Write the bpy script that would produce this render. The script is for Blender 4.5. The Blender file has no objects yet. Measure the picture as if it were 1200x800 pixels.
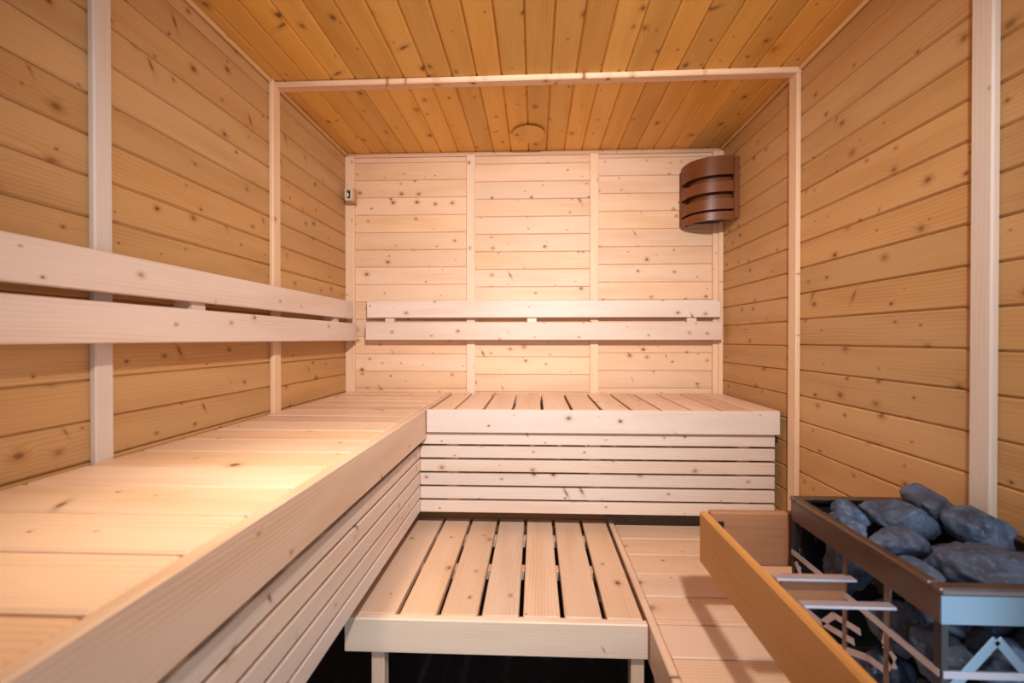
import bpy, bmesh, math, random
from mathutils import Vector, Matrix, noise
R_ = random.Random(11)
H = 1.12                       # eye height above the floor; all z below are given relative to the eye
col = bpy.context.scene.collection

# ------------------------------------------------------------------ node helpers
def new_mat(name):
    m = bpy.data.materials.new(name); m.use_nodes = True
    nt = m.node_tree; nt.nodes.clear()
    out = nt.nodes.new('ShaderNodeOutputMaterial'); b = nt.nodes.new('ShaderNodeBsdfPrincipled')
    nt.links.new(b.outputs[0], out.inputs[0])
    return m, nt, b
class NT:
    def __init__(s, nt): s.nt = nt
    def n(s, typ, ins=None, **kw):
        nd = s.nt.nodes.new(typ)
        for k, v in kw.items(): setattr(nd, k, v)
        for k, v in (ins or {}).items():
            if isinstance(v, bpy.types.NodeSocket): s.nt.links.new(v, nd.inputs[k])
            else: nd.inputs[k].default_value = v
        return nd
    def m(s, op, a, b=0.0, c=0.0, clamp=False):
        nd = s.n('ShaderNodeMath', {0: a, 1: b, 2: c}, operation=op); nd.use_clamp = clamp
        return nd.outputs[0]
    def mix(s, f, a, b, blend='MIX'):
        nd = s.nt.nodes.new('ShaderNodeMix'); nd.data_type = 'RGBA'; nd.blend_type = blend
        for k, v in ((0, f), (6, a), (7, b)):
            if isinstance(v, bpy.types.NodeSocket): s.nt.links.new(v, nd.inputs[k])
            else: nd.inputs[k].default_value = v
        return nd.outputs[2]
    def smooth(s, x, a, b, ta=0.0, tb=1.0):
        nd = s.n('ShaderNodeMapRange', {0: x, 1: a, 2: b, 3: ta, 4: tb}, interpolation_type='SMOOTHSTEP')
        return nd.outputs[0]
def c4(r, g, b): return (r, g, b, 1.0)
def srgb(r, g, b):
    f = lambda x: (x/255/12.92) if x/255 <= .04045 else ((x/255+.055)/1.055)**2.4
    return (f(r), f(g), f(b), 1.0)

def wood(name, light, dark, knot=(.115, .045, .016), density=.55, rough=.45, ring=620., tint=.16, ringamt=.5, ksize=1.0, coat=0.0):
    m, nt, b = new_mat(name); N = NT(nt)
    A = N.n('ShaderNodeAttribute', attribute_name='gc'); Rn = N.n('ShaderNodeAttribute', attribute_name='rnd')
    s = N.n('ShaderNodeSeparateXYZ', {0: A.outputs['Vector']}); u, v, w = s.outputs
    rs = N.n('ShaderNodeSeparateColor', {0: Rn.outputs['Color']})
    def vec(x, y, z): return N.n('ShaderNodeCombineXYZ', {0: x, 1: y, 2: z}).outputs[0]
    n1 = N.n('ShaderNodeTexNoise', {'Vector': vec(N.m('MULTIPLY', u, 1.1), N.m('MULTIPLY', v, 7.), N.m('MULTIPLY', w, 7.)), 'Scale': 1.0, 'Detail': 2.0}).outputs[0]
    # knots
    wob = N.n('ShaderNodeTexNoise', {'Vector': vec(N.m('MULTIPLY', u, 60.), N.m('MULTIPLY', v, 60.), w), 'Scale': 1.0, 'Detail': 1.0}).outputs[0]
    vo = N.n('ShaderNodeTexVoronoi', {'Vector': vec(N.m('MULTIPLY', u, 9.), N.m('MULTIPLY', v, 11.5), 0.0), 'Scale': 1.0, 'Randomness': 1.0}, voronoi_dimensions='2D')
    d = N.m('ADD', vo.outputs['Distance'], N.m('MULTIPLY', N.m('SUBTRACT', wob, .5), .05))
    cs = N.n('ShaderNodeSeparateColor', {0: vo.outputs['Color']})
    has = N.m('LESS_THAN', cs.outputs[0], density)
    r = N.m('MULTIPLY_ADD', N.m('POWER', cs.outputs[1], 2.2), .085*ksize, .028*ksize)
    km = N.m('MULTIPLY', N.m('MULTIPLY', has, N.m('MULTIPLY_ADD', cs.outputs[2], .55, .45)), N.smooth(N.m('DIVIDE', d, r), 1.3, .5))
    vs = N.n('ShaderNodeTexVoronoi', {'Vector': vec(N.m('MULTIPLY', N.m('ADD', u, N.m('MULTIPLY', v, .5)), 15.), N.m('MULTIPLY', N.m('SUBTRACT', v, N.m('MULTIPLY', u, .08)), 5.), 0.0), 'Scale': 1.0, 'Randomness': 1.0}, voronoi_dimensions='2D')
    c2 = N.n('ShaderNodeSeparateColor', {0: vs.outputs['Color']})
    d2 = N.m('DIVIDE', N.m('ADD', vs.outputs['Distance'], N.m('MULTIPLY', N.m('SUBTRACT', wob, .5), .08)), N.m('MULTIPLY_ADD', c2.outputs[1], .07*ksize, .03*ksize))
    spike = N.m('MULTIPLY', N.m('LESS_THAN', c2.outputs[0], density*.16), N.m('MULTIPLY_ADD', N.smooth(d2, 1.4, .4), .65, N.m('MULTIPLY', N.smooth(d2, 3.5, .8), .25)))
    halo = N.m('MULTIPLY', has, N.smooth(N.m('DIVIDE', d, r), 3.2, .8))
    sw = N.m('MULTIPLY', has, N.smooth(N.m('DIVIDE', d, r), 4.5, 0.5))
    t = N.m('ADD', N.m('MULTIPLY', v, ring), N.m('ADD', N.m('MULTIPLY', n1, 34.), N.m('MULTIPLY', sw, 7.)))
    ringv = N.m('POWER', N.m('MULTIPLY_ADD', N.m('SINE', t), .5, .5), 2.2)
    patch = N.n('ShaderNodeTexNoise', {'Vector': vec(N.m('MULTIPLY', u, 2.), N.m('MULTIPLY', v, 14.), w), 'Scale': 1.0, 'Detail': 4.0}).outputs[0]
    fib = N.n('ShaderNodeTexNoise', {'Vector': vec(N.m('MULTIPLY', u, 7.), N.m('MULTIPLY', v, 330.), N.m('MULTIPLY', w, 330.)), 'Scale': 1.0, 'Detail': 3.0}).outputs[0]
    f = N.m('ADD', N.m('MULTIPLY', N.m('MULTIPLY', ringv, N.smooth(patch, .3, .68)), ringamt), N.m('MULTIPLY', N.m('SUBTRACT', fib, .35), .55), clamp=True)
    c = N.mix(f, light, dark)
    c = N.mix(N.m('MULTIPLY', halo, .45), c, c4(dark[0]*.75, dark[1]*.62, dark[2]*.5))
    c = N.mix(spike, c, c4(knot[0]*1.7, knot[1]*1.6, knot[2]*1.4))
    c = N.mix(N.m('MULTIPLY', km, .95), c, c4(*knot))
    c = N.mix(N.m('MULTIPLY', N.smooth(patch, .45, .75), .30), c, c4(*[x*y for x, y in zip(dark, (1.0, .92, .8))]))
    # per-board tint
    val = N.m('MULTIPLY_ADD', rs.outputs[0], 2*tint, 1-1.3*tint)
    c = N.mix(1.0, c, N.n('ShaderNodeCombineColor', {0: val, 1: N.m('MULTIPLY', val, N.m('MULTIPLY_ADD', rs.outputs[1], -.08, 1.02)), 2: N.m('MULTIPLY', val, N.m('MULTIPLY_ADD', rs.outputs[1], -.22, 1.06))}).outputs[0], 'MULTIPLY')
    nt.links.new(c, b.inputs['Base Color'])
    b.inputs['Roughness'].default_value = rough
    b.inputs['Specular IOR Level'].default_value = .35
    b.inputs['Coat Weight'].default_value = coat
    h = N.m('ADD', N.m('MULTIPLY', fib, .6), N.m('MULTIPLY', f, -.5))
    bp = N.n('ShaderNodeBump', {'Height': h, 'Strength': .18, 'Distance': .002})
    nt.links.new(bp.outputs[0], b.inputs['Normal'])
    return m

def plain(name, c, rough=.5, metal=0.0, bump=0.0, bscale=60., var=0.0):
    m, nt, b = new_mat(name); N = NT(nt)
    tc = N.n('ShaderNodeTexCoord')
    nz = N.n('ShaderNodeTexNoise', {'Vector': tc.outputs['Object'], 'Scale': bscale, 'Detail': 4.0}).outputs[0]
    cc = N.mix(nz, c4(*[x*(1-var) for x in c[:3]]), c4(*[min(1, x*(1+var)) for x in c[:3]]))
    nt.links.new(cc, b.inputs['Base Color'])
    nt.links.new(N.m('MULTIPLY_ADD', nz, .16, rough-.08, clamp=True), b.inputs['Roughness'])
    b.inputs['Metallic'].default_value = metal
    if bump:
        bp = N.n('ShaderNodeBump', {'Height': nz, 'Strength': bump, 'Distance': .003}); nt.links.new(bp.outputs[0], b.inputs['Normal'])
    return m

def stone_mat():
    m, nt, b = new_mat('olivine_stone'); N = NT(nt)
    tc = N.n('ShaderNodeTexCoord')
    rnd = N.n('ShaderNodeObjectInfo').outputs['Random']
    n1 = N.n('ShaderNodeTexNoise', {'Vector': tc.outputs['Object'], 'Scale': 16., 'Detail': 6.0, 'Roughness': .65}).outputs[0]
    n2 = N.n('ShaderNodeTexNoise', {'Vector': tc.outputs['Object'], 'Scale': 90., 'Detail': 4.0}).outputs[0]
    c = N.mix(N.smooth(n1, .36, .66), c4(.014, .026, .052), c4(.085, .15, .26))
    c = N.mix(N.m('MULTIPLY', N.smooth(n2, .52, .75), .55), c, c4(.19, .28, .40))
    c = N.mix(N.m('MULTIPLY', rnd, .5), c, c4(.07, .066, .09))
    nt.links.new(c, b.inputs['Base Color']); b.inputs['Roughness'].default_value = .62
    hh = N.m('ADD', n1, N.m('MULTIPLY', n2, .35))
    bp = N.n('ShaderNodeBump', {'Height': hh, 'Strength': .55, 'Distance': .008}); nt.links.new(bp.outputs[0], b.inputs['Normal'])
    return m

def tile_mat():
    m, nt, b = new_mat('dark_slate_tile'); N = NT(nt)
    tc = N.n('ShaderNodeTexCoord')
    br = N.n('ShaderNodeTexBrick', {'Vector': tc.outputs['Object'], 'Color1': c4(.009, .010, .013), 'Color2': c4(.013, .014, .018), 'Mortar': c4(.04, .04, .043),
             'Scale': 1.0, 'Mortar Size': .0022, 'Mortar Smooth': .2, 'Brick Width': .6, 'Row Height': .3})
    nz = N.n('ShaderNodeTexNoise', {'Vector': tc.outputs['Object'], 'Scale': 45., 'Detail': 6.0}).outputs[0]
    c = N.mix(N.m('MULTIPLY', N.smooth(nz, .5, .8), .35), br.outputs['Color'], c4(.05, .05, .055))
    nt.links.new(c, b.inputs['Base Color']); b.inputs['Roughness'].default_value = .55
    bp = N.n('ShaderNodeBump', {'Height': nz, 'Strength': .3, 'Distance': .003}); nt.links.new(bp.outputs[0], b.inputs['Normal'])
    return m

M = {}
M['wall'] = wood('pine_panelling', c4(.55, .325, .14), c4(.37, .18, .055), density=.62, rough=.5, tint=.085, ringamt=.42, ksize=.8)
M['wall_back'] = wood('direct_lit_pine_panelling', c4(.78, .545, .37), c4(.58, .345, .185), density=.62, rough=.5, tint=.07, ringamt=.4, ksize=.85)  # same pine as the side walls, paler to stand in for direct light
M['ceil'] = wood('pine_ceiling', c4(.80, .475, .115), c4(.57, .275, .045), density=.5, rough=.42, tint=.12, ksize=.95)
M['batten'] = wood('cool_lit_spruce_batten', c4(.68, .585, .515), c4(.58, .46, .37), density=.3, rough=.5, tint=.06, ringamt=.3, ksize=.6)  # near battens: cool daylight put into the wood colour
M['ceil_trim'] = wood('pine_cornice', c4(.72, .45, .22), c4(.60, .33, .13), density=.3, tint=.04, ringamt=.3, ksize=.6)
M['batten_warm_lit'] = wood('warm_lit_spruce_batten', c4(.77, .56, .39), c4(.66, .42, .25), density=.3, rough=.5, tint=.05, ringamt=.3, ksize=.6)  # far battens: same wood, warmer light put into the colour
M['bench'] = wood('spruce_bench', c4(.76, .535, .385), c4(.60, .36, .22), density=.34, rough=.42, tint=.09, ringamt=.55, ksize=.9)
M['rest'] = wood('spruce_backrest', c4(.72, .585, .49), c4(.58, .42, .32), density=.5, rough=.45, tint=.05, ringamt=.4, ksize=.75)
M['pale'] = wood('daylit_front_board', c4(.86, .70, .57), c4(.74, .55, .42), density=.4, rough=.45, tint=.03, ringamt=.4, ksize=.8)  # bench wood lightened to stand in for daylight on the low front
M['guard'] = wood('oiled_alder', c4(.58, .27, .075), c4(.45, .19, .045), density=.0, rough=.42, tint=.04, ringamt=.35, ring=300)
M['guard_rail'] = wood('reddish_alder', c4(.38, .175, .085), c4(.29, .12, .055), density=.0, rough=.5, tint=.04, ringamt=.35, ring=300)
M['thermo'] = wood('heat_treated_aspen', c4(.19, .062, .020), c4(.115, .034, .011), density=.0, rough=.36, tint=.16, ringamt=.5)
M['shadow_wood'] = wood('shade_darkened_wood', c4(.28, .14, .055), c4(.2, .09, .03), density=.2, rough=.7)  # wood coloured dark to stand in for shade
M['steel'] = plain('daylight_tinted_steel', c4(.24, .35, .44), .33, 1.0, .05, 14., .05)  # blue tint stands in for cool daylight mirrored in the steel
M['rim'] = plain('brushed_steel_rim', c4(.20, .165, .16), .38, 1.0, .08, 30., .1)
M['pale_glint'] = plain('pale_glint_strip', c4(.52, .52, .60), .42, .7, .05, 30., .06)  # pale tone stands in for daylight reflected off the steel strips
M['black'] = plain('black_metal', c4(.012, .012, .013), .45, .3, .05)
M['dark_steel'] = plain('blackish_steel', c4(.06, .06, .065), .4, .8, .05, 20., .3)  # near-black steel with uneven tone
M['beige'] = plain('beige_plastic', c4(.62, .52, .38), .5)
M['white'] = plain('pale_plastic', c4(.75, .68, .55), .5)
M['stone'] = stone_mat()
M['tile'] = tile_mat()

# ------------------------------------------------------------------ mesh builder
class MB:
    def __init__(s): s.v = []; s.f = []; s.g = []; s.r = []; s.sm = []
    def _begin(s, grain, rnd=None):
        s._off = (R_.uniform(0, 40), R_.uniform(0, 40), R_.uniform(0, 40)); s._gr = grain
        s._r = rnd or (R_.random(), R_.random(), R_.random())
    def _v(s, p):
        x, y, z = p
        gx = {'x': (x, z if s._thin == 'y' else y, y if s._thin == 'y' else z), 'y': (y, z if s._thin == 'x' else x, x if s._thin == 'x' else z),
              'z': (z, y if s._thin == 'x' else x, x if s._thin == 'x' else y)}[s._gr]
        s.v.append((x, y, z + H)); s.g.append(tuple(a+b for a, b in zip(gx, s._off))); s.r.append(s._r)
        return len(s.v)-1
    def box(s, x0, x1, y0, y1, z0, z1, ch=.002, grain=None, rnd=None, tf=None):
        """chamfered board; grain runs along its longest side unless told otherwise"""
        L = {'x': x1-x0, 'y': y1-y0, 'z': z1-z0}
        gr = grain or max(L, key=L.get); s._thin = min((k for k in L if k != gr), key=lambda k: L[k])
        s._begin(gr, rnd)
        lo = (x0, y0, z0); hi = (x1, y1, z1); ch = min(ch, .45*min(L.values()))
        idx = {}
        for cx in (0, 1):
            for cy in (0, 1):
                for cz in (0, 1):
                    c = (cx, cy, cz)
                    for ax in range(3):          # vertex lying on the face normal to ax
                        p = [(hi[k] if c[k] else lo[k]) + (0 if k == ax else (-ch if c[k] else ch)) for k in range(3)]
                        if tf: p = tf(p)
                        idx[(c, ax)] = s._v(p)
        def q(*k, flip=False):
            f = [idx[a] for a in k]; s.f.append(f[::-1] if flip else f); s.sm.append(False)
        for ax in range(3):
            a, b = [(1, 2), (2, 0), (0, 1)][ax]
            for sd in (0, 1):
                cs = []
                for (p, r) in ((0, 0), (1, 0), (1, 1), (0, 1)):
                    c = [0, 0, 0]; c[ax] = sd; c[a] = p; c[b] = r; cs.append((tuple(c), ax))
                q(*cs, flip=(sd == 0))
            # chamfer strips along axis ax
            for p in (0, 1):
                for r in (0, 1):
                    c0 = [0, 0, 0]; c1 = [0, 0, 0]; c0[a] = c1[a] = p; c0[b] = c1[b] = r; c1[ax] = 1
                    c0 = tuple(c0); c1 = tuple(c1)
                    q((c0, a), (c1, a), (c1, b), (c0, b), flip=(p == r))
        for cx in (0, 1):
            for cy in (0, 1):
                for cz in (0, 1):
                    c = (cx, cy, cz); q((c, 0), (c, 1), (c, 2), flip=((cx+cy+cz) % 2 == 0))
    def poly(s, pts, faces, grain='x', thin='z', smooth=False):
        s._thin = thin; s._begin(grain); base = len(s.v)
        for p in pts: s._v(p)
        for f in faces: s.f.append([base+i for i in f]); s.sm.append(smooth)
    def bar(s, a, b, w, t, nrm=(1, 0, 0), ch=.001):
        """flat bar from a to b, width w in the plane, thickness t along nrm"""
        a = Vector(a); b = Vector(b); d = (b-a).normalized(); n = Vector(nrm); n = (n - d*n.dot(d)).normalized(); c = d.cross(n)
        Ln = (b-a).length
        s.box(0, Ln, -w/2, w/2, -t/2, t/2, ch, 'x', tf=lambda p: tuple(a + d*p[0] + c*p[1] + n*p[2]))
    def cyl(s, c, r, z0, z1, n=40, ch=.003, grain='y'):
        prof = [(0, z0), (r-ch, z0), (r, z0+ch), (r, z1-ch), (r-ch, z1), (0, z1)]
        pts = []; F = []
        for (rr, z) in prof:
            for i in range(n):
                a = 2*math.pi*i/n; pts.append((c[0]+rr*math.cos(a), c[1]+rr*math.sin(a), z))
        for k in range(len(prof)-1):
            for i in range(n):
                j = (i+1) % n; F.append([k*n+i, k*n+j, (k+1)*n+j, (k+1)*n+i])
        s.poly(pts, F, grain, 'z')
    def tube(s, pts, r, n=10, closed=False):
        P = [Vector(p) for p in pts]; vs = []; F = []
        for i, p in enumerate(P):
            d = (P[min(i+1, len(P)-1)] - P[max(i-1, 0)]).normalized()
            a = d.cross(Vector((0, 0, 1)) if abs(d.z) < .9 else Vector((1, 0, 0))).normalized(); b = d.cross(a)
            for k in range(n):
                t = 2*math.pi*k/n; vs.append(tuple(p + a*r*math.cos(t) + b*r*math.sin(t)))
        for i in range(len(P)-1):
            for k in range(n):
                j = (k+1) % n; F.append([i*n+k, i*n+j, (i+1)*n+j, (i+1)*n+k])
        F.append(list(range(n))[::-1]); F.append([(len(P)-1)*n+k for k in range(n)])
        s.poly(vs, F, 'x', 'z', True)
    def build(s, name, mat, parent=None, label=None):
        me = bpy.data.meshes.new(name)
        off = parent.matrix_basis.translation if parent else Vector((0, 0, 0))
        if parent and parent.parent: off = off + parent.parent.matrix_basis.translation
        me.from_pydata([(x-off[0], y-off[1], z-off[2]) for x, y, z in s.v], [], s.f)
        me.validate()
        a = me.attributes.new('gc', 'FLOAT_VECTOR', 'POINT'); a.data.foreach_set('vector', [k for g in s.g for k in g])
        b = me.attributes.new('rnd', 'FLOAT_COLOR', 'POINT'); b.data.foreach_set('color', [k for g in s.r for k in (*g, 1.0)])
        bm = bmesh.new(); bm.from_mesh(me); bmesh.ops.recalc_face_normals(bm, faces=bm.faces); bm.to_mesh(me); bm.free()
        if any(s.sm): me.polygons.foreach_set('use_smooth', s.sm[:len(me.polygons)] + [False]*(len(me.polygons)-len(s.sm)))
        me.materials.append(mat)
        o = bpy.data.objects.new(name, me); col.objects.link(o)
        if parent: o.parent = parent
        if label: o['label'] = label
        return o
def thing(name, label, cat, loc, group=None):
    o = bpy.data.objects.new(name, None); col.objects.link(o)
    o.empty_display_size = .05
    o.location = (loc[0], loc[1], loc[2]+H); o['label'] = label; o['category'] = cat
    if group: o['group'] = group
    return o
def struct(o, label=None):
    o['kind'] = 'structure'
    if label: o['label'] = label
    return o

# ------------------------------------------------------------------ the room
XL, XR, YB, ZC, ZF, YF = -1.045, 1.0, 2.18, 1.02, -H, -.55
BP = .096
WT = .55                       # top of the unseen opening added behind the camera to admit daylight
def board_run(mb, axis, a0, a1, start, end, pitch, plane, into, ph=0.0):
    """a panel of V-jointed boards: boards run along `axis` from a0 to a1 and stack from start to end"""
    p = start - ph
    while p < end - .004:
        q0, q1 = max(p, start), min(p+pitch, end)
        if q1 - q0 > .006:
            t0, t1 = sorted((plane, plane+into))
            if axis == 'y': mb.box(t0, t1, a0, a1, q0+.0006, q1-.0006, .0050, 'y')
            elif axis == 'x': mb.box(a0, a1, t0, t1, q0+.0004, q1-.0004, .0036, 'x')
            elif axis == 'c': mb.box(q0+.0006, q1-.0006, a0, a1, t0, t1, .0055, 'y')
        p += pitch
ly = [YF, .27, .917, 1.557, YB]         # batten centre lines on the left wall
ry = [YF, .42, .917, 1.557, YB]
bx_ = [XL, -.350, .320, XR]
m = MB()
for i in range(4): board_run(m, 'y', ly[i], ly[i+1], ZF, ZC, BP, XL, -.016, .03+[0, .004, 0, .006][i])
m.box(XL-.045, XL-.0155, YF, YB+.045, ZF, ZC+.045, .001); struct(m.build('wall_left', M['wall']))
m = MB()
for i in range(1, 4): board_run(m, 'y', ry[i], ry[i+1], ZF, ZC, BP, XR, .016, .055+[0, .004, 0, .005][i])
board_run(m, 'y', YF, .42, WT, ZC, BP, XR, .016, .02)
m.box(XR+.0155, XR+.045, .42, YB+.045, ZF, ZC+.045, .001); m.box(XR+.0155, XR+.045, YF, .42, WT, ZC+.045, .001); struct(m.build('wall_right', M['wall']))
m = MB()
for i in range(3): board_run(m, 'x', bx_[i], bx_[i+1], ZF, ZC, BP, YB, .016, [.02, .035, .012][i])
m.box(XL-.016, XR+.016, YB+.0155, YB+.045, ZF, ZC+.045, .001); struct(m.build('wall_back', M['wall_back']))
m = MB()
board_run(m, 'c', YF, 1.55, XL, XR, .0958, ZC, .016, .043)
board_run(m, 'c', 1.55, YB, XL, XR, .0958, ZC, .016, .043)
m.box(XL-.016, XR+.016, YF, YB+.016, ZC+.0155, ZC+.045, .001); struct(m.build('ceiling', M['ceil']))
m = MB()
for xa_, xb_, z0_ in ((XL, -.55, ZF), (-.55, XR+.016, WT)): board_run(m, 'x', xa_, xb_, z0_, ZC, BP, YF, -.016, .02)
m.box(XL-.045, -.55, YF-.045, YF-.0155, ZF, ZC+.045, .001); m.box(-.55, XR+.045, YF-.045, YF-.0155, WT, ZC+.045, .001); struct(m.build('wall_front', M['wall']))  # unseen wall, added with its opening to bring in cool daylight
m = MB(); m.box(XL-.045, XR+.045, YF-.8, YB+.045, ZF-.04, ZF, .001); struct(m.build('floor', M['tile']))

ntrim = [0]
def trim(fn, mat='batten_warm_lit'):
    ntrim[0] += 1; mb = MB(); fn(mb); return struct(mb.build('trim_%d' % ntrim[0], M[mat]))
T = .018
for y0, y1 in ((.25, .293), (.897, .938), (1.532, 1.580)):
    trim(lambda b: b.box(XL, XL+T, y0, y1, ZF, ZC, .0035), 'batten' if y1 < 1.2 else 'batten_warm_lit')
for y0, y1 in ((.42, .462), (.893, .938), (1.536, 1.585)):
    trim(lambda b: b.box(XR-T, XR, y0, y1, ZF, ZC, .0035), 'batten' if y1 < 1.2 else 'batten_warm_lit')
for x0, x1 in ((-.374, -.327), (.297, .343)):
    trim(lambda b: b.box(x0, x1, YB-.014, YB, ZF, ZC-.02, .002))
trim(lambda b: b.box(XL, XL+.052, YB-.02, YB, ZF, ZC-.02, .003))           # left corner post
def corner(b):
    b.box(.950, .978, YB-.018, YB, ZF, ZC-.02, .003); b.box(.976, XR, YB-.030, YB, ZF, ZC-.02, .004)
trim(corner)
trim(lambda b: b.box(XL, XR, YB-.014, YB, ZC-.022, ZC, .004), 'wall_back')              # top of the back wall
for y0, y1 in ((YF, 1.548), (1.582, YB-.014)): trim(lambda b: b.box(XL, XL+.016, y0, y1, ZC-.016, ZC, .005), 'ceil_trim')
for y0, y1 in ((YF, 1.538), (1.572, YB-.014)): trim(lambda b: b.box(XR-.016, XR, y0, y1, ZC-.016, ZC, .005), 'ceil_trim')
# ceiling cross batten (very slightly out of square, as photographed)
def beam(b):
    k = -.010
    b.box(XL, XR, 1.540, 1.580, ZC-.022, ZC, .004, tf=lambda p: (p[0], p[1] + k*(p[0]+.02), p[2]))
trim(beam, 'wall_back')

# ------------------------------------------------------------------ upper benches
HB = -.29; PIT = .1195
FX = -.449                                   # front face of the left bench
SK = [(-.389-.0565*k-.047, -.389-.0565*k) for k in range(6)]
lb = thing('sauna_bench', 'long slatted upper wooden bench running along the left wall towards the camera', 'bench', (-.74, 1.2, -.72))
m = MB(); y = .525-PIT*4
while y < YB-.03:
    y1 = min(y+PIT-.006, YB-.022)
    if y1-y > .02: m.box(XL+.020, FX-.0245, max(y, .05), y1, HB-.028, HB, .004, 'x')
    y += PIT
m.build('seat', M['bench'], lb)
m = MB(); m.box(FX-.024, FX, .05, YB-.024, HB-.122, HB, .004); m.build('front_board', M['bench'], lb)
m = MB()
for z0, z1 in SK[1:]: m.box(-.497, -.477, .06, 1.656, z0, z1, .002)
m.build('skirt_panel', M['rest'], lb)
for yp in (.30, .86, 1.42):
    m = MB(); m.box(-.540, -.4975, yp-.023, yp+.023, -.722, HB-.062, .002); m.build('skirt_cleat', M['bench'], lb)
m = MB(); m.box(-.540, -.498, .08, YB-.03, HB-.060, HB-.030, .002); m.box(XL+.0, XL+.044, .08, YB-.03, HB-.060, HB-.030, .002); m.build('support_rail', M['bench'], lb)

FY = 1.617
bb = thing('sauna_bench', 'shorter slatted upper wooden bench standing along the back wall', 'bench', (.27, 1.9, -.72))
m = MB(); x = -.4335
xs = [-.436] + [-.3345+.1215*k for k in range(12)]
for a, b in zip(xs[:-1], xs[1:]):
    a2 = a+.006; b2 = min(b-.006, XR-.012)
    if b2 > a2+.02 and a < .97: m.box(a2, b2, FY+.024, YB-.034, HB-.028, HB, .003, 'y')
m.build('seat', M['bench'], bb)
m = MB(); m.box(FX+.004, .976, FY, FY+.022, HB-.094, HB, .003); m.build('front_board', M['rest'], bb)
m = MB()
for z0, z1 in SK: m.box(-.476, .967, 1.637, 1.655, z0, z1, .002)
m.build('skirt_panel', M['rest'], bb)
for xp in (-.344, .247, .850):
    m = MB(); m.box(xp-.024, xp+.024, 1.6555, 1.70, -.722, HB-.062, .002); m.build('skirt_cleat', M['bench'], bb)
m = MB(); m.box(-.43, .97, 1.657, 1.70, HB-.060, HB-.030, .002); m.box(-.43, XR, 2.136, YB-.001, HB-.060, HB-.030, .002); m.build('support_rail', M['bench'], bb)

# ------------------------------------------------------------------ lower bench and side platform
HL = -.79
wb = thing('sauna_bench', 'low slatted wooden step bench in front of the back bench, black floor beneath', 'bench', (-.12, 1.4, ZF))
m = MB()
e = [-.541] + [-.396+.1187*k for k in range(6)] + [.311]
for a, b in zip(e[:-1], e[1:]): m.box(a+.0065, b-.0065, 1.130, 1.745, HL-.026, HL, .003, 'y')
m.build('seat', M['bench'], wb)
m = MB(); m.box(-.541, .313, 1.7465, 1.768, HL-.062, HL+.045, .003); m.build('rear_board', M['shadow_wood'], wb, 'board along the rear edge, coloured dark for its shade')  # dark tone imitates the shade behind the step bench
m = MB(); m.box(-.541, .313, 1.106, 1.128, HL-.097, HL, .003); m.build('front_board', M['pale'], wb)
for yr in (1.131, 1.40, 1.62):
    m = MB(); m.box(-.535, .307, yr, yr+.038, HL-.062, HL-.027, .002); m.build('support_rail', M['bench'], wb)
for xp in (-.454, .290):
    for yp in (1.131, 1.70):
        m = MB(); m.box(xp-.019, xp+.019, yp, yp+.036, ZF, HL-.063, .002); m.build('leg', M['bench'], wb)

pf = thing('duckboard_platform', 'low boarded wooden platform on the right, under the stove and its guard', 'platform', (.66, 1.1, ZF))
m = MB(); y = .995-.1186*5
while y < 1.70:
    m.box(.3395, XR-.020, y+.002, y+.1186-.002, HL-.026, HL, .003, 'x'); y += .1186
m.build('deck', M['bench'], pf)
m = MB(); m.box(.317, .3385, .40, 1.745, HL-.115, HL, .003); m.build('side_rail', M['bench'], pf)
for xr in (.342, .66, XR-.06):
    m = MB(); m.box(xr, xr+.036, .42, 1.73, HL-.062, HL-.027, .002); m.build('support_rail', M['bench'], pf)
for xp in (.342, XR-.06):
    for yp in (.45, 1.12, 1.69):
        m = MB(); m.box(xp, xp+.036, yp, yp+.036, ZF, HL-.063, .002); m.build('leg', M['bench'], pf)

# ------------------------------------------------------------------ backrests
br = thing('backrest', 'long two-plank wooden backrest mounted on the left wall above the bench', 'backrest', (XL, 1.2, .1))
m = MB(); m.box(-.998, -.976, .20, 2.112, .106, .199, .003); m.build('plank', M['rest'], br)
m = MB(); m.box(-.982, -.958, .20, 2.118, -.010, .083, .003); m.build('plank', M['rest'], br)
for y0 in (.36, 1.118, 1.931):
    m = MB()
    P = [(XL, y0, .19), (-.999, y0, .19), (-.983, y0, .0), (XL, y0, .0)]; P += [(a, y0+.047, c) for a, _, c in P]
    m.poly(P, [[0, 1, 2, 3], [7, 6, 5, 4], [0, 4, 5, 1], [1, 5, 6, 2], [2, 6, 7, 3], [3, 7, 4, 0]], 'z', 'y'); m.build('spacer_block', M['rest'], br)
rr = thing('backrest', 'two-plank wooden backrest across the back wall above the shorter bench', 'backrest', (.03, YB, .1))
m = MB(); m.box(-.912, .977, 2.130, 2.150, .114, .206, .003); m.build('plank', M['rest'], rr)
m = MB(); m.box(-.910, .976, 2.108, 2.130, -.006, .088, .003); m.build('plank', M['rest'], rr)
for x0 in (-.815, -.042, .805):
    m = MB()
    P = [(x0, YB, .19), (x0, 2.151, .19), (x0, 2.131, .0), (x0, YB, .0)]; P += [(a+.05, b, c) for a, b, c in P]
    m.poly(P, [[0, 1, 2, 3], [7, 6, 5, 4], [0, 4, 5, 1], [1, 5, 6, 2], [2, 6, 7, 3], [3, 7, 4, 0]], 'z', 'x'); m.build('spacer_block', M['rest'], rr)

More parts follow.
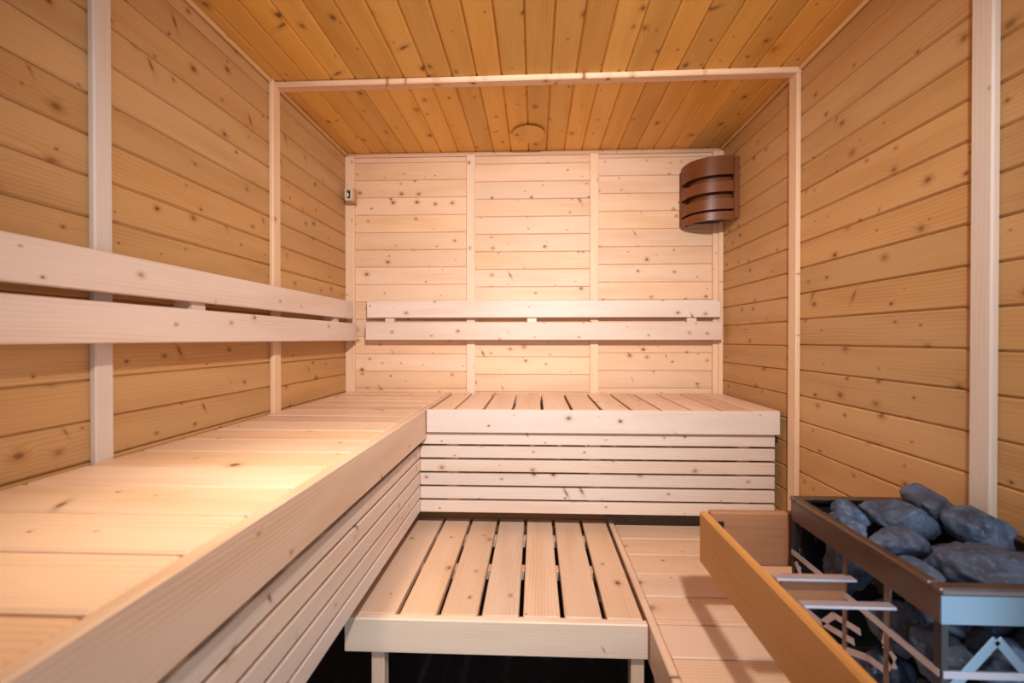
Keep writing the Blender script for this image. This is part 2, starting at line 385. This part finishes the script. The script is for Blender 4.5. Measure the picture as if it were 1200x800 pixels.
# ------------------------------------------------------------------ ceiling vent, sensor, lamp shade
vt = thing('ceiling_vent', 'round flat wooden vent cover set in the ceiling over the back bench', 'vent', (-.032, 1.975, ZC-.012))
m = MB(); m.cyl((-.032, 1.975), .080, ZC-.013, ZC-.004, 56, .002); m.build('cover', M['ceil'], vt)
m = MB(); m.cyl((-.032, 1.975), .058, ZC-.004, ZC+.001, 32, .0005); m.build('neck', M['shadow_wood'], vt, 'recessed neck, coloured dark for the shaded gap')  # dark tone imitates shade in the gap above the cover

sn = thing('temperature_sensor', 'small beige sensor box with a dark opening, high on the back left corner batten', 'sensor', (-1.0, 2.13, .776))
zs0, zs1 = .742, .808; xa, xb = -1.020, -.979; yf, yk = 2.105, 2.130
m = MB()
m.box(xa, xb, yf, yk, zs0, zs0+.011, .002); m.box(xa, xb, yf, yk, zs1-.011, zs1, .002)
m.box(xa, xa+.008, yf, yk, zs0+.0105, zs1-.0105, .001); m.box(xb-.010, xb, yf, yk, zs0+.0105, zs1-.0105, .001)
m.build('housing', M['beige'], sn)
m = MB(); m.box(xa+.007, xb-.009, yk-.004, yk, zs0+.010, zs1-.010, .0005); m.build('opening', M['black'], sn, 'black opening')
m = MB(); m.box(xa+.009, xa+.016, yf+.008, yk-.004, zs0+.023, zs1-.023, .001); m.build('probe', M['white'], sn, 'pale probe in the opening')
m = MB(); m.box(-1.022, -.976, yk, 2.160, .735, .815, .002, 'z'); m.build('mounting_block', M['wall'], sn, 'wooden mounting block')

ls = thing('lamp_shade', 'dark brown curved slatted wooden lamp shade in the upper back right corner', 'lamp', (.985, YB, .6))
cxx, cyy, ra, rb = .985, 2.165, .205, .165
def arc(r0, r1, n=22):
    # super-ellipse quarter from the back wall round to the right wall
    out = []
    for i in range(n+1):
        t = math.pi/2*i/n; e_ = .78
        out.append((cxx - r0*math.cos(t)**e_, cyy - r1*math.sin(t)**e_))
    return out
def band(mb, z0, z1, r0, r1, th=.008, grain='x'):
    o = arc(r0, r1); n_ = len(o); i_ = arc(r0-th, r1-th); P = []
    for (a, b) in ((o, z0), (o, z1), (i_, z1), (i_, z0)): P += [(p[0], p[1], b) for p in a]
    F = []
    for k in range(4):
        for j in range(n_-1):
            a = k*n_; b = ((k+1) % 4)*n_; F.append([a+j, a+j+1, b+j+1, b+j])
    F.append([0, n_, 2*n_, 3*n_]); F.append([n_-1, 2*n_-1, 3*n_-1, 4*n_-1][::-1])
    mb.poly(P, F, grain, 'y')
for z0, z1 in ((.812, .905), (.728, .780), (.642, .694), (.590, .630)):
    m = MB(); band(m, z0, z1, ra, rb); m.build('slat', M['thermo'], ls)
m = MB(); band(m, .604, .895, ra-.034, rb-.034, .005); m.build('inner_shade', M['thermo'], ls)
m = MB(); m.box(XR-.024, XR-.0005, cyy-rb-.012, cyy-rb+.008, .592, .893, .002); m.build('upright', M['thermo'], ls)
m = MB(); m.box(cxx-ra-.004, cxx-ra+.040, YB-.016, YB-.0005, .60, .89, .002); m.build('upright', M['thermo'], ls)
m = MB()
a_ = arc(ra-.009, rb-.009); n_ = len(a_); P = [(p[0], p[1], .878) for p in a_] + [(cxx-.02, cyy-.03, .878)] + [(p[0], p[1], .888) for p in a_] + [(cxx-.02, cyy-.03, .888)]
F = [list(range(n_+1)), [n_+1+i for i in range(n_+1)][::-1]] + [[i, (i+1) % (n_+1), n_+1+(i+1) % (n_+1), n_+1+i] for i in range(n_+1)]
m.poly(P, F, 'x', 'z'); m.build('top_plate', M['thermo'], ls)
m = MB(); m.poly([(p[0], p[1], p[2]-.268) for p in P], F, 'x', 'z'); m.build('bottom_plate', M['black'], ls, 'black sheet standing in for shade in the hollow underside')  # added black sheet imitates the shade inside the open underside

# ------------------------------------------------------------------ stove guard
gd = thing('stove_guard', 'orange-brown wooden guard rail fixed round the stove', 'guard rail', (.45, 1.06, HL))
m = MB(); m.box(.432, .453, .30, 1.062, -.586, -.450, .005); m.build('side_rail', M['guard'], gd)
m = MB(); m.box(.4535, XR, 1.042, 1.063, -.586, -.447, .004); m.build('back_rail', M['guard_rail'], gd)
m = MB(); m.box(.4535, .4565, 1.012, 1.0415, -.492, -.470, .0005); m.box(.4565, .486, 1.0385, 1.0415, -.492, -.470, .0005); m.build('corner_bracket', M['black'], gd, 'small black corner bracket')
m = MB(); m.box(.4535, .600, .760, .776, -.454, -.449, .001); m.build('steel_bracket', M['pale_glint'], gd, 'flat steel bar from guard to stove')
m = MB(); m.box(.470, .590, .7765, .7795, -.500, -.449, .001); m.build('bracket_plate', M['guard_rail'], gd, 'steel plate behind the bar, coloured brown like the mirrored plank')  # brown wood colour imitates the plank reflected in steel
m = MB(); m.box(.4535, .605, .684, .700, -.454, -.449, .001); m.build('steel_bracket', M['pale_glint'], gd, 'flat steel bar from guard to stove')

# ------------------------------------------------------------------ stove with its stones
x0, x1, y0, y1, zt = .634, .955, .642, 1.015, -.39
zb = HL+.03
st = thing('sauna_stove', 'open steel cage sauna stove filled with dark stones beside the right wall', 'stove', ((x0+x1)/2, (y0+y1)/2, HL))
m = MB(); w = .020
m.box(x0, x1, y0, y0+w, zt-.012, zt, .003); m.box(x0, x1, y1-w, y1, zt-.012, zt, .003)
m.box(x0, x0+w, y0+w, y1-w, zt-.012, zt, .003); m.box(x1-w, x1, y0+w, y1-w, zt-.012, zt, .003)
m.build('rim', M['rim'], st)
m = MB(); m.box(x0+.003, x0+.006, y0+.006, y1-.006, zt-.058, zt-.0125, .0005); m.build('top_band', M['rim'], st)
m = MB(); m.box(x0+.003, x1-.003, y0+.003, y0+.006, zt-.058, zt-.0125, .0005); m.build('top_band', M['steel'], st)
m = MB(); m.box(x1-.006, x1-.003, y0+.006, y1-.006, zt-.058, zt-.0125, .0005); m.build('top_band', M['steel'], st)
m = MB(); m.box(x0+.003, x1-.003, y1-.006, y1-.003, zt-.040, zt-.0125, .0005); m.build('top_band', M['dark_steel'], st)
for (px, py) in ((x0+.004, y0+.004), (x1-.016, y0+.004), (x0+.004, y1-.016), (x1-.016, y1-.016)):
    m = MB(); m.box(px, px+.012, py, py+.012, HL, zt-.0125, .001); m.build('leg', M['dark_steel'], st)
for (a, b) in (((x0+.005, .840), 'x'), ((x0+.005, .742), 'x')):
    m = MB(); m.box(a[0]-.002, a[0]+.002, a[1]-.006, a[1]+.006, zb, zt-.058, .0005); m.build('upright_strip', M['rim'], st)
# cage strips: zig-zag lattice on the left side and the front
def lattice(p, q, za, zb_, n, w, nrm, mat):
    m = MB(); p = Vector(p); q = Vector(q)
    for i in range(n):
        a = p.lerp(q, i/n); b = p.lerp(q, (i+1)/n)
        s_, e_ = (za, zb_) if i % 2 == 0 else (zb_, za)
        m.bar((a.x, a.y, s_), (b.x, b.y, e_), w, .002, nrm)
    m.build('cage_strip', mat, st)
for P in ([(.741, -.530), (.747, -.560), (.725, -.585)], [(.990, -.640), (.905, -.632), (.815, -.606)], [(.905, -.632), (.870, -.590), (.800, -.575)],
          [(.860, -.650), (.782, -.611), (.745, -.604), (.728, -.560)], [(.995, -.545), (.955, -.590), (.905, -.590)]):
    m = MB()
    for a, b in zip(P[:-1], P[1:]): m.bar((x0+.004, a[0], a[1]), (x0+.004, b[0], b[1]), .013, .002, (1, 0, 0))
    m.build('cage_strip', M['pale_glint'], st)
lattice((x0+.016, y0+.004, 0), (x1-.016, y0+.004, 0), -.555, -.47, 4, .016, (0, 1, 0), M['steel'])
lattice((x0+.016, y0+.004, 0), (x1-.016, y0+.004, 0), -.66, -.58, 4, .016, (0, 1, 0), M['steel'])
for z in (-.527, -.66):
    m = MB(); m.box(x0+.002, x0+.006, y0+.006, y1-.006, z-.006, z+.006, .0005); m.box(x1-.006, x1-.002, y0+.006, y1-.006, z-.006, z+.006, .0005)
    m.box(x0+.006, x1-.006, y0+.002, y0+.006, z-.006, z+.006, .0005); m.box(x0+.006, x1-.006, y1-.006, y1-.002, z-.006, z+.006, .0005); m.build('cage_band', M['pale_glint'], st)
m = MB(); m.box(x0+.02, x1-.012, y1-.018, y1-.014, zb+.008, zt-.045, .0005); m.box(x1-.018, x1-.014, y0+.02, y1-.02, zb+.008, zt-.045, .0005); m.build('added_dark_plate', M['black'], st)  # black sheets added so the cage interior reads dark
m = MB(); m.box(x0+.006, x1-.006, y0+.008, y1-.008, zb, zb+.006, .001); m.build('bottom_plate', M['dark_steel'], st)

# settled centre and scale of every stone, top heap first
SETTLED = [[0.82, 0.7206, -0.4006, 0.85], [0.6745, 0.7386, -0.4269, 0.851], [0.7202, 0.814, -0.3983, 0.687], [0.8213, 0.7976, -0.4241, 0.83], [0.6802, 0.8912, -0.4154, 0.83], [0.8011, 0.9072, -0.3946, 0.805], [0.8878, 0.8186, -0.3762, 0.78], [0.8897, 0.925, -0.3741, 0.808], [0.7284, 0.9549, -0.4114, 0.89], [0.69, 0.7, -0.535, 1.0], [0.775, 0.695, -0.55, 1.0], [0.8695, 0.7008, -0.54, 0.999], [0.6855, 0.7895, -0.5501, 0.993], [0.6934, 0.9005, -0.5017, 1.103], [0.695, 0.7, -0.65, 1.0], [0.7896, 0.7004, -0.66, 0.99], [0.8877, 0.7144, -0.655, 0.972], [0.695, 0.8, -0.66, 1.0], [0.7845, 0.8005, -0.5349, 0.993], [0.88, 0.8, -0.53, 1.0], [0.7918, 0.8999, -0.5203, 0.996], [0.8909, 0.905, -0.51, 0.999]]
n_st = [0]
def stone(c, s, rot, seed, label, group):
    q_ = SETTLED[n_st[0]] if SETTLED else (*c, 1.0); n_st[0] += 1; c = q_[:3]; s = [k*q_[3] for k in s]
    bm = bmesh.new(); bmesh.ops.create_icosphere(bm, subdivisions=4, radius=1.0)
    rd = random.Random(seed); planes = []
    for _ in range(11):
        n = Vector((rd.gauss(0, 1), rd.gauss(0, 1), rd.gauss(0, 1))).normalized(); planes.append((n, rd.uniform(.58, .86)))
    for v in bm.verts:
        p = v.co.copy()
        for n, d in planes:
            k = p.dot(n)
            if k > d: p -= n*(k-d)*.88
        q = v.co*1.4 + Vector((seed*3.7, seed*1.3, 0))
        p *= 1.08 + .16*noise.noise(q) + .10*noise.noise(q*2.3) + .045*noise.noise(q*5) + .02*noise.noise(q*11)
        v.co = Vector((p.x*s[0], p.y*s[1], p.z*s[2]))
    me = bpy.data.meshes.new('stove_stone'); bm.to_mesh(me); bm.free()
    for p in me.polygons: p.use_smooth = True
    me.materials.append(M['stone'])
    o = bpy.data.objects.new('stove_stone', me); col.objects.link(o)
    o.location = (c[0], c[1], c[2]+H); o.rotation_euler = rot
    o['label'] = label; o['category'] = 'stone'; o['group'] = group
    return o
TOPG = 'dark stones heaped on top of the stove'
top = [
 ((.815, .712, -.420), (.122, .066, .050), (.12, -.04, .05), 'largest bluish stone lying across the front right of the stove top'),
 ((.680, .712, -.428), (.036, .056, .034), (.1, -.2, .3), 'dark stone just inside the front left corner of the stove rim'),
 ((.735, .832, -.418), (.090, .056, .046), (-.15, .15, .45), 'lighter blue-grey stone near the middle of the left stove rim'),
 ((.815, .790, -.424), (.060, .034, .036), (.1, .1, -.4), 'partly hidden small stone wedged behind the largest front stone of the stove'),
 ((.672, .925, -.424), (.036, .062, .034), (.0, .1, .2), 'low stone against the rear part of the left stove rim'),
 ((.812, .905, -.410), (.080, .074, .052), (.1, .15, -.3), 'broad rear stone near the middle of the back stove rim'),
 ((.910, .815, -.412), (.066, .074, .054), (.1, .2, .2), 'stone at the right edge of the heap, behind the largest stone'),
 ((.903, .945, -.408), (.058, .062, .050), (.2, .0, 1.0), 'highest stone of the heap, standing up in its rear right corner'),
 ((.738, .952, -.420), (.050, .050, .036), (.0, -.1, .2), 'small stone in the rear left of the heap beside the back rim'),
]
for i, (c, s, r, lab) in enumerate(top): stone(c, s, r, 20+i, lab, TOPG)
CAGE = 'dark stones packed inside the stove cage'
cage = [
 ((.690, .700, -0.535), (.044, .042, .046), 'stone behind the front left post, below the steel band'),
 ((.775, .695, -0.550), (.048, .042, .050), 'stone seen through the front of the cage, second from the left post'),
 ((.870, .700, -0.540), (.050, .044, .052), 'stone seen through the front of the cage towards the right'),
 ((.690, .790, -0.550), (.042, .046, .052), 'stone behind the left side of the cage, just behind the front left stone'),
 ((.690, .885, -0.530), (.042, .044, .050), 'stone nearest the rear left post inside the cage, seen through its left side'),
 ((.695, .700, -0.650), (.046, .044, .050), 'lower stone at the front left corner of the cage'),
 ((.795, .700, -0.660), (.048, .044, .050), 'lower stone in the middle of the cage front'),
 ((.890, .705, -0.655), (.046, .044, .050), 'lower stone at the right of the cage front'),
 ((.695, .800, -0.660), (.044, .046, .050), 'lower stone behind the left side of the cage'),
 ((.780, .800, -0.535), (.046, .050, .050), 'stone deep in the middle of the cage'),
 ((.880, .800, -0.530), (.050, .050, .050), 'stone deep in the right of the cage'),
 ((.790, .900, -0.520), (.050, .050, .050), 'stone deep in the rear of the cage'),
 ((.890, .905, -0.510), (.050, .050, .050), 'stone deep in the rear right of the cage'),
]
for i, (c, s, lab) in enumerate(cage): stone(c, s, (R_.uniform(-.5, .5), R_.uniform(-.5, .5), R_.uniform(0, 3)), 60+i, lab, CAGE)

# ------------------------------------------------------------------ light
def area(name, loc, target, size, power, color, shape='DISK', sy=None, spread=math.pi):
    l = bpy.data.lights.new(name, 'AREA'); l.energy = power; l.color = color; l.shape = shape; l.size = size
    if sy: l.size_y = sy
    l.spread = spread
    o = bpy.data.objects.new(name, l); col.objects.link(o); o.location = (loc[0], loc[1], loc[2]+H)
    d = Vector(target)-Vector(loc); o.rotation_euler = d.to_track_quat('-Z', 'Y').to_euler()
    return o
area('ceiling_lamp', (.23, -.12, .96), (-.05, 2.1, -.10), .10, 19, (1.0, .965, .955), spread=math.radians(97))
area('bench_light', (-.50, .62, .98), (-.53, .75, -.29), .03, 1.7, (1.0, .86, .62), 'RECTANGLE', .5, math.radians(50))
w = bpy.data.worlds.new('daylight'); bpy.context.scene.world = w; w.use_nodes = True
bg = w.node_tree.nodes['Background']; bg.inputs[0].default_value = (.78, .87, 1.0, 1); bg.inputs[1].default_value = 1.6

# ------------------------------------------------------------------ camera
cam = bpy.data.cameras.new('camera'); co = bpy.data.objects.new('camera', cam); col.objects.link(co)
cam.sensor_width = 36; cam.lens = 36*467/1200; cam.shift_x = -10.6/1200
co.location = (0, 0, H); co.rotation_euler = (math.radians(90-.37), 0, math.radians(2.0))
cam.clip_start = .02
cam.dof.use_dof = True; cam.dof.focus_distance = 1.9; cam.dof.aperture_fstop = 2.6
sc = bpy.context.scene; sc.camera = co
sc.view_settings.view_transform = 'Standard'; sc.view_settings.exposure = 0.0
sc.cycles.max_bounces = 12; sc.cycles.diffuse_bounces = 8; sc.cycles.use_denoising = True
